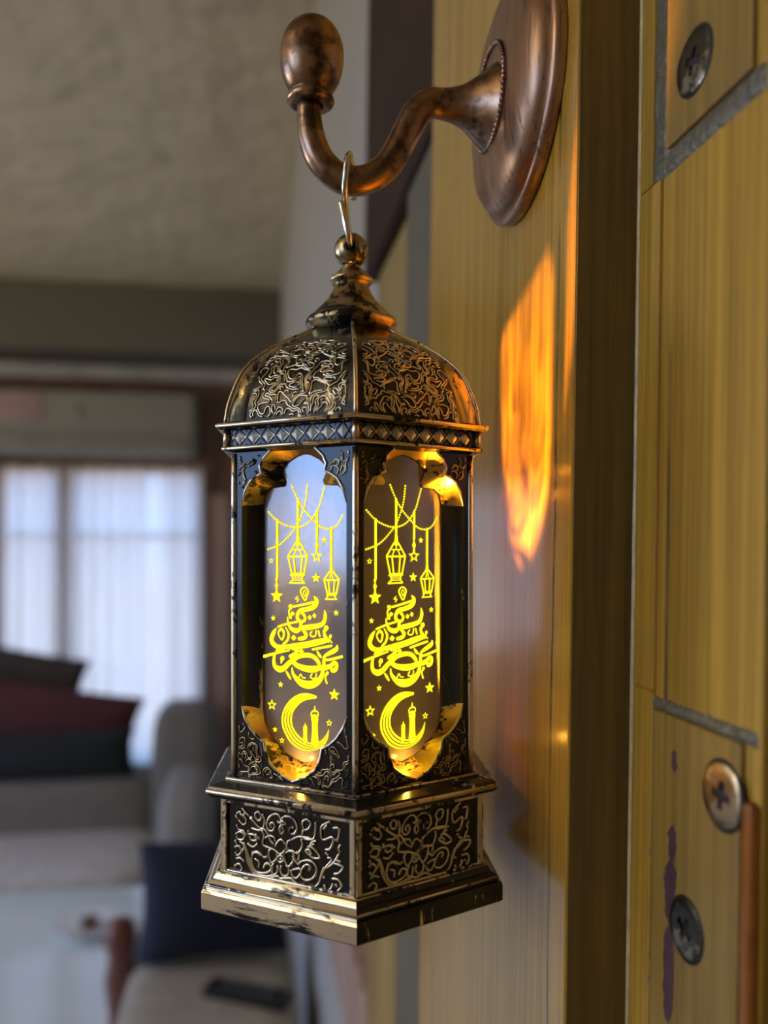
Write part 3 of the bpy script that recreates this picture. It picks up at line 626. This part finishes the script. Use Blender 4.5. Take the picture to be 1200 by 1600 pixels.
for o_ in faces_of('etching', mesh_of(et, 'etching', M_etch), panes): o_['kind'] = 'stuff'

# cornice with its row of studs
hexpart('cornice', [(.0266, .0186), (.0285, .0189), (.0293, .0190), (.0296, .0192), (.0296, .0197), (.0285, .0200), (.0285, .0229), (.0304, .0231), (.0309, .0235), (.0308, .0241), (.0291, .0244)], M_black)
m = MB(); hexedge(m, .0296, .0194, .00035); hexedge(m, .0309, .0238, .0004); m.build('cornice_edge', M_edge, lan, UPL)
for p, q in zip(hexring(.0288, .0198), hexring(.0288, .0231)):
    m = MB(); m.tube([p, q], .0007, 8); m.build('cornice_post', M_edge, lan, UPL)
a3 = .0285 * C30; pitch = .0285 / 8.6
sm_ = MB(); sw, sh_ = pitch * .36, .00125
sm_.add([(-sw, 0, 0), (0, 0, -sh_), (sw, 0, 0), (0, 0, sh_), (0, -.0003, 0)], [(0, 1, 4), (1, 2, 4), (2, 3, 4), (3, 0, 4)])
me_stud = mesh_of(sm_, 'stud', M_stud)
for k in range(6):
    c, s = math.cos(FACE[k]), math.sin(FACE[k])
    for i in range(8):
        u = (i - 3.5) * pitch; y = -a3 - .00003
        link('stud', me_stud, lan, Vector((u * c - y * s, u * s + y * c, .02145 - ZB)), (0, 0, FACE[k]))
lm = MB()
for i in range(9):
    u = (i - 4) * pitch; x = min(pitch * .42, 1)
    for sg in (-1, 1):
        if abs(u) + x < .0139 or True:
            lm.tube([(max(-.0138, min(.0138, u - x)), -a3 - .0001, .02145 - sg * .0014), (max(-.0138, min(.0138, u + x)), -a3 - .0001, .02145 + sg * .0014)], .00014, 5)
    for sg in (-1, 1): lm.tube([(u, -a3, .02145 + sg * .00125), (u, -a3 - .0003, .02145 + sg * .00125)], [.0002, .00005], 5)
for o_ in faces_of('lattice', mesh_of(lm, 'lattice', M_edge)): o_['kind'] = 'stuff'

# dome: six curved panels with swirling relief, ribs, finial
DP = cat_rom([(.0291, .0243, 0), (.0286, .0275, 0), (.0274, .0310, 0), (.0253, .03515, 0), (.0219, .0385, 0), (.0169, .0418, 0), (.0112, .0448, 0), (.0085, .0466, 0)], 6)
dl = [0]
for a, b_ in zip(DP, DP[1:]): dl.append(dl[-1] + (b_ - a).length)
DLEN = dl[-1]
def dome(s):
    s = max(0, min(DLEN - 1e-9, s))
    for i in range(len(dl) - 1):
        if s <= dl[i + 1]:
            p = DP[i] + (DP[i + 1] - DP[i]) * ((s - dl[i]) / (dl[i + 1] - dl[i])); return p.x, p.y
def dpt(u, s, h=0):
    R, z = dome(s); R_, z_ = dome(s + 2e-4); t = Vector((R_ - R, z_ - z)); t = t.normalized() if t.length else Vector((0, 1))
    return Vector((u, -(R * C30) - t.y * h, z - t.x * h * C30))
dm = MB()
dm.loft([[dpt(R * .5 * t, s) for t in (-1, -.8, -.4, 0, .4, .8, 1)] for s in [DLEN * i / 40 for i in range(41)] for R in (dome(s)[0],)], closed=False)
panels = faces_of('dome_panel', mesh_of(dm, 'dome_panel', M_dome))
def dmask(u, s):
    R, z = dome(s); lim = R * .5 - .0016
    top = .0208 - .005 * (abs(u) / .011) ** 2
    return .0007 < s < top and -lim < u < R * .5 * .62
dn = MB()
for sd, lev in ((1.7, .0),):
    for ln, cl in contours(swirl(560, 560, sd), dmask, -.0125, .0125, 0, DLEN, .00022, lev) + contours(swirl(560, 560, sd), dmask, -.0125, .0125, 0, DLEN, .00022, .33) + contours(swirl(560, 560, sd), dmask, -.0125, .0125, 0, DLEN, .00022, -.33):
        dn.tube([dpt(u, s, .00012) for u, s in ln[::2]] if len(ln) > 9 else [dpt(u, s, .00012) for u, s in ln], .00017, 5)
st_ = MB()
for t0, t1 in ((.66, .985),):
    st_.loft([[dpt(dome(s)[0] * .5 * (t0 + (t1 - t0) * q), s, .00022 * min(1, 5 * q, 5 * (1 - q))) for q in (0, .1, .3, .5, .7, .9, 1)] for s in [DLEN * (.01 + .9 * i / 30) for i in range(31)]], closed=False)
def mirrored(mb):
    n = MB(); n.v = [(-x, y, z) for x, y, z in mb.v]; n.f = [tuple(reversed(f)) for f in mb.f]; n.sm = list(mb.sm); return n
for nm_, mb_, mt_ in (('ornament', dn, M_orn), ('border_strip', st_, M_strip)):
    pair = (mesh_of(mb_, nm_, mt_), mesh_of(mirrored(mb_), nm_, mt_))
    for k in range(6):
        o_ = link(nm_, pair[k % 2], panels[k], (0, 0, 0))
        if nm_ == 'ornament': o_['kind'] = 'stuff'
for k in range(6):
    a = DEL + k * pi / 3; m = MB()
    m.tube([(R * math.sin(a), -R * math.cos(a), z) for R, z in (dome(DLEN * i / 24) for i in range(25))], .0004, 6)
    m.build('dome_rib', M_edge, lan, UPL)
fp = [(.0070, .0458), (.0088, .0463), (.0091, .0468), (.0096, .0473), (.0099, .0479), (.0098, .0486), (.0093, .0491), (.0088, .0494), (.0085, .0497), (.0078, .0505), (.0066, .0517), (.0054, .0530), (.0045, .0545), (.0038, .0560), (.0036, .0566), (.0043, .0569), (.0047, .0574), (.0047, .0579), (.0042, .0584), (.0034, .0589), (.0030, .0595), (.0022, .0600), (.0021, .0606)]
m = MB(); rings = []
for r, z in fp:
    rings.append([Vector((r * q * math.sin(a), -r * q * math.cos(a), z)) for a in [2 * pi * k / 72 + DEL for k in range(72)]
                  for q in (1 + .035 * abs(math.cos(3 * (a - DEL))) ** 6 if z < .0565 else 1,)])
m.loft(rings); m.build('finial', metal('finial_brass', (.03, .025, .02), (.5, .39, .2), .62, (300, 300, 300), rough=.25, dark_metal=.8), lan, UPL)
m = MB(); rb, hb = .0037, .00115
pf = [(hb, -.0034)] + [(rb * math.sin(t), -rb * math.cos(t)) for t in [rad(20 + 10 * i) for i in range(15)]] + [(hb, .0034), (hb, -.0034)]
m.lathe(pf, 40, 'y', (0, 0, .0641)); m.build('hanging_ball', metal('ball_brass', (.02, .018, .016), (.45, .37, .22), .55, (250, 250, 250), rough=.18, dark_metal=.8), lan, UPL)
# the lamp in the base
m = MB(); m.lathe([(0, 0), (.0025, 0), (.0025, .003), (.002, .0045), (.001, .0052), (0, .0054)], 20, 'z', (0, 0, -.0690))
lb = NM('amber_led'); lb.set(Base_Color=(.9, .5, .1), Emission_Color=(1, .5, .05), Emission_Strength=4.0); m.build('led_lamp', lb.m, lan, UPL)
ld = bpy.data.lights.new('led_light', 'POINT'); ld.energy = .25; ld.color = (1, .40, .03); ld.shadow_soft_size = .0012
ls = bpy.data.lights.new('led_beam', 'SPOT'); ls.energy = 165.0; ls.color = (1, .42, .02); ls.shadow_soft_size = .0015; ls.spot_size = rad(26); ls.spot_blend = .45
lo = bpy.data.objects.new('led_light', ld); COL.objects.link(lo); lo.parent = lan; lo.location = (0, 0, -.0600 - ZB)
lb_ = bpy.data.objects.new('led_beam', ls); COL.objects.link(lb_); lb_.parent = lan; lb_.location = (0, 0, -.0600 - ZB)
lb_.rotation_euler = (Vector((math.cos(rad(69)) * math.cos(PSI - .28), math.cos(rad(69)) * math.sin(PSI - .28), math.sin(rad(69))))).to_track_quat('-Z', 'Y').to_euler()

for k in range(6):                                          # one amber LED at the foot of each edge-lit pane
    l_ = bpy.data.lights.new('pane_led', 'POINT'); l_.energy = .0020; l_.color = (1, .45, .04); l_.shadow_soft_size = 0
    o_ = bpy.data.objects.new('pane_led', l_); COL.objects.link(o_); o_.parent = frames[k]; o_.location = (0, -a2 + .0017, -.0418)
# ---- S hook between arm and ball
SO = LAX + UP * .0641
shk = MB()
SP = [(.6, .2, 11.4), (.5, 1.0, 14.5), (.2, .4, 17.4), (0, -3.2, 18.9), (-.3, -6.7, 17.5), (-.7, -7.5, 14.6), (-1.0, -6.3, 11.2), (-1.1, -3.0, 9.0), (-.9, 2.2, 7.4), (-.5, 4.6, 4.6), (-.1, 4.3, 1.6), (0, 2.4, .1), (0, 0, -.25), (-.1, -2.4, .2), (-.3, -4.6, 1.9), (-1.1, -5.2, 5.0), (-1.9, -4.6, 8.6)]
pts = [Vector((x - .1, y, z)) * .001 for x, y, z in cat_rom(SP, 8)]
shk.tube(pts, .00068, 12)
sh = shk.build('wire_s_hook', M_wire, None, SO, (0, 0, -PSI)); tag(sh, 'thin steel wire S hook joining the copper arm to the lantern ball', 'hook')

# ================================================================== THE ROOM BEYOND
def fabric(name, col, rough=.9): return plain(name, col, rough, 0, .12, 25, .3, 400, .002)
M_curt = NM('sheer_curtain'); M_curt.n.remove(M_curt.b)
d_ = M_curt.node('BsdfDiffuse'); t_ = M_curt.node('BsdfTranslucent'); p_ = M_curt.node('BsdfTransparent')
cv = M_curt.noise(M_curt.coord((260, 1, 4)), 1, 3); cc_ = M_curt.ramp(cv, [(.3, (.46, .395, .335)), (.7, (.62, .54, .475))])
for n_ in (d_, t_): M_curt.l(cc_, n_.inputs[0])
a_ = M_curt.node('MixShader'); a_.inputs[0].default_value = .65; M_curt.l(d_.outputs[0], a_.inputs[1]); M_curt.l(t_.outputs[0], a_.inputs[2])
b2 = M_curt.node('MixShader'); b2.inputs[0].default_value = .04; M_curt.l(a_.outputs[0], b2.inputs[1]); M_curt.l(p_.outputs[0], b2.inputs[2])
M_curt.l(b2.outputs[0], M_curt.out.inputs[0])
M_thin = M_curt.m.copy(); M_thin.name = 'gap_dimming_net'  # net added to dim the bright gap between the curtain panels
for n_ in M_thin.node_tree.nodes:
    if n_.type == 'MIX_SHADER' and abs(n_.inputs[0].default_value - .04) < .001: n_.inputs[0].default_value = .10
def curtain(label, x0, x1, mat=None):
    m = MB(); n = int((x1 - x0) / .006)
    top = [Vector((x - x0, .011 * math.sin(x * 95 + 2 * math.sin(x * 11)) + .005 * math.sin(x * 211), 0)) for x in [x0 + (x1 - x0) * i / n for i in range(n + 1)]]
    rows = [[p * 1 + Vector((0, 0, z)) for p in top] for z in (-1.16, -.7, -.3, 0)]
    m.loft(rows, closed=False)
    o = m.build('sheer_curtain', mat or M_curt.m, None, (x0, 3.345, 1.765)); return tag(o, label, 'curtain', None)
curtain('narrow white sheer curtain panel at the right end of the far window', -.350, -.185)
curtain('thin net added to dim the bluish gap between the two white panels of the far window', -.396, -.349, M_thin)
curtain('wide white sheer curtain panel in the middle of the far window', -.945, -.395)
curtain('left hand white sheer curtain panel cut by the photo edge', -1.80, -.975)
rod = MB(); rod.tube([(-1.0 + i * .2, 0, 0) for i in range(6)], .009, 10)
tag(rod.build('curtain_rod', M_wallwood, None, (-.85, 3.32, 1.772)), 'dark wooden curtain rod above the bright far window', 'curtain rod')
m = MB(); m.cbox(-.165, -.085, 3.372, 3.40, .4, 1.66, .004); struct(m.build('trim_2', M_pink))

# air conditioner above the window
M_ac = plain('cream_plastic', (.27, .26, .21), .4, 0, .03, 5)
ac = thing('air_conditioner', 'cream wall air conditioner above the curtained window under the beam', 'air conditioner', (-.70, 3.4, 1.795))
m = MB(); m.cbox(-.48, .495, -.20, 0, 0, .235, .022); m.build('body', M_ac, ac)
m = MB(); m.cbox(-.47, .485, -.21, -.19, .075, .228, .006); m.build('front_panel', M_ac, ac)
m = MB(); m.cbox(-.44, .455, -.215, -.13, .008, .062, .006); m.build('louver', plain('louver_plastic', (.24, .23, .19), .4), ac)
m = MB(); m.lathe([(0, .004), (.022, .004), (.024, 0)], 24, 'y', (.07, -.21, .15)); m.build('display', plain('grey_display', (.25, .24, .20), .3), ac)
m = MB(); m.cbox(-.22, -.05, -.214, -.209, .115, .22, .001); m.build('energy_label', plain('faded_pink_label', (.34, .22, .21), .5), ac)

# sofa under the window
M_sofa = fabric('taupe_sofa_fabric', (.19, .165, .13)); M_arm = fabric('taupe_arm_fabric', (.30, .27, .23)); M_seat = fabric('light_seat_fabric', (.58, .54, .50))
sf = thing('sofa', 'taupe fabric sofa with pale seat cushion under the far window', 'sofa', (-1.15, 2.9, 0))
def soft(x0, x1, y0, y1, z0, z1, name, mat, par, pw=3.2):
    m = MB(); bm = bmesh.new(); bmesh.ops.create_icosphere(bm, subdivisions=4, radius=1)
    for v in bm.verts:
        c = v.co; k = (abs(c.x) ** pw + abs(c.y) ** pw + abs(c.z) ** pw) ** (-1 / pw); c = c * k
        v.co = ((x0 + x1) / 2 + c.x * (x1 - x0) / 2, (y0 + y1) / 2 + c.y * (y1 - y0) / 2, (z0 + z1) / 2 + c.z * (z1 - z0) / 2)
    return m.bm(bm, True).build(name, mat, par)
m = MB(); m.cbox(-.95, 1.0, -.30, .38, .06, .30, .03); m.build('frame', M_sofa, sf)
soft(-.80, .03, -.33, .16, .27, .475, 'seat_cushion', M_seat, sf, 6); soft(.03, .86, -.33, .16, .27, .475, 'seat_cushion', M_seat, sf, 6)
soft(-.80, .03, .09, .40, .30, .64, 'back_cushion', M_sofa, sf, 7); soft(.03, .84, .09, .40, .30, .64, 'back_cushion', M_sofa, sf, 7)
soft(.80, 1.03, .07, .41, .30, .88, 'back_wing', M_sofa, sf, 5)
soft(.85, 1.03, -.31, .40, .05, .70, 'arm', M_arm, sf, 4); soft(-.98, -.80, -.31, .40, .05, .70, 'arm', M_arm, sf, 4)
for x in (-.88, .93):
    for y in (-.24, .32):
        m = MB(); m.lathe([(0, 0), (.022, 0), (.028, .07)], 12, 'z', (x, y, 0)); m.build('leg', M_dkbrown, sf)
def cushion(label, cx, cy, cz, w_, h_, d_, rot, mat, cat='cushion'):
    m = MB(); bm = bmesh.new(); bmesh.ops.create_grid(bm, x_segments=20, y_segments=20, size=1)
    bm2 = bmesh.new(); n = 20; vs = []
    for sgn in (1, -1):
        for i in range(n + 1):
            for j in range(n + 1):
                u, v = -1 + 2 * i / n, -1 + 2 * j / n
                pf = ((1 - u ** 2) * (1 - v ** 2)) ** .42; pin = 1 - .10 * (u * u) * (v * v) * 1.0 - .06 * (1 - abs(u * v))
                vs.append((u * w_ / 2 * (1 - .07 * (1 - v * v)), sgn * d_ / 2 * pf, v * h_ / 2 * (1 - .07 * (1 - u * u)) + h_ / 2))
    bm.free(); bm2.free(); q = (n + 1)
    fs = [(s * q * q + i * q + j, s * q * q + (i + 1) * q + j, s * q * q + (i + 1) * q + j + 1, s * q * q + i * q + j + 1) for s in (0, 1) for i in range(n) for j in range(n)]
    m.add(vs, fs, True); o = m.build('cushion', mat, None, (cx, cy, cz), rot); return tag(o, label, cat)
cushion('black cushion lying along the top of the sofa back, in front of the red one', -.73, 3.055, .638, .66, .17, .11, (0, 0, 0), fabric('black_fabric', (.014, .016, .016)))
cushion('dark red cushion behind the black one on top of the sofa back', -.78, 3.165, .700, .72, .26, .09, (0, rad(10), 0), fabric('dark_red_fabric', (.085, .022, .02)))
cushion('dark brown cushion leaning tallest behind the red one on the sofa back', -.97, 3.262, .72, .60, .38, .05, (0, rad(13), 0), fabric('dark_brown_fabric', (.05, .038, .028)))

# coffee table
tb = thing('coffee_table', 'pale glossy topped coffee table at lower left reflecting the window', 'table', (-.80, 1.80, 0))
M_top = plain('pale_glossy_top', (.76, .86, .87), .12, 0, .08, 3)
m = MB(); m.cbox(-.52, .53, -.62, .62, .475, .50, .006); m.build('tabletop', M_top, tb)
m = MB(); m.cbox(-.46, .47, -.56, .52, .415, .475, .003); m.build('apron', M_dkbrown, tb)
for x in (-.46, .43):
    for y in (-.56, .48):
        m = MB(); m.cbox(x, x + .05, y, y + .05, 0, .43, .004); m.build('leg', M_dkbrown, tb)
ds = thing('saucer', 'white saucer with a small brown bowl on the pale coffee table', 'saucer', (-.394, 2.15, .50))
m = MB(); m.lathe([(0, 0), (.04, 0), (.045, .004), (.078, .016), (.082, .02), (.079, .021), (.044, .007), (0, .006)], 40); m.build('dish', plain('white_glaze', (.75, .75, .74), .2), ds)
m = MB(); m.lathe([(0, .007), (.016, .007), (.022, .022), (.023, .030), (.020, .030), (.017, .014), (0, .012)], 24, 'z', (.0, 0, 0)); m.build('bowl', plain('brown_glaze', (.22, .11, .06), .3), ds)

# upholstered bench along the right wall, with what lies on it
M_bench = fabric('beige_bench_fabric', (.42, .38, .30))
bn = thing('bench', 'beige upholstered bench along the grey right wall, below the lantern', 'bench', (-.06, 1.30, 0))
soft(-.16, .14, -.42, .42, .46, .70, 'seat', M_bench, bn, 7)
m = MB(); m.cbox(-.15, .14, -.40, .40, .30, .50, .01); m.build('frame', M_dkbrown, bn)
m = MB(); m.lathe([(0, .30), (.022, .30), (.022, .60), (.030, .66), (.022, .70), (.030, .735), (.024, .765), (0, .775)], 20, 'z', (-.175, .28, 0)); m.build('corner_post', plain('reddish_wood', (.22, .085, .06), .35), bn)
for x in (-.13, .10):
    for y in (-.37, .33):
        m = MB(); m.cbox(x, x + .04, y, y + .04, 0, .32, .004); m.build('leg', M_dkbrown, bn)
cushion('navy blue cushion standing on the beige bench, behind the lantern base', -.065, 1.545, .70, .27, .215, .12, (rad(-8), 0, rad(4)), fabric('navy_fabric', (.016, .020, .045)))
rc = thing('remote_control', 'black remote control lying on the beige bench', 'remote control', (-.005, 1.40, .70), (0, 0, rad(62)))
M_blk = plain('black_plastic', (.014, .014, .015), .35)
m = MB(); m.cbox(-.022, .022, -.075, .075, 0, .018, .005); m.build('case', M_blk, rc)
for i in range(3):
    for j in range(5):
        m = MB(); m.cbox(-.014 + i * .011, -.008 + i * .011, -.045 + j * .02, -.037 + j * .02, .0175, .020, .0008); m.build('button', plain('grey_button', (.15, .15, .15), .5) if i + j == 0 else bpy.data.materials['grey_button'], rc)
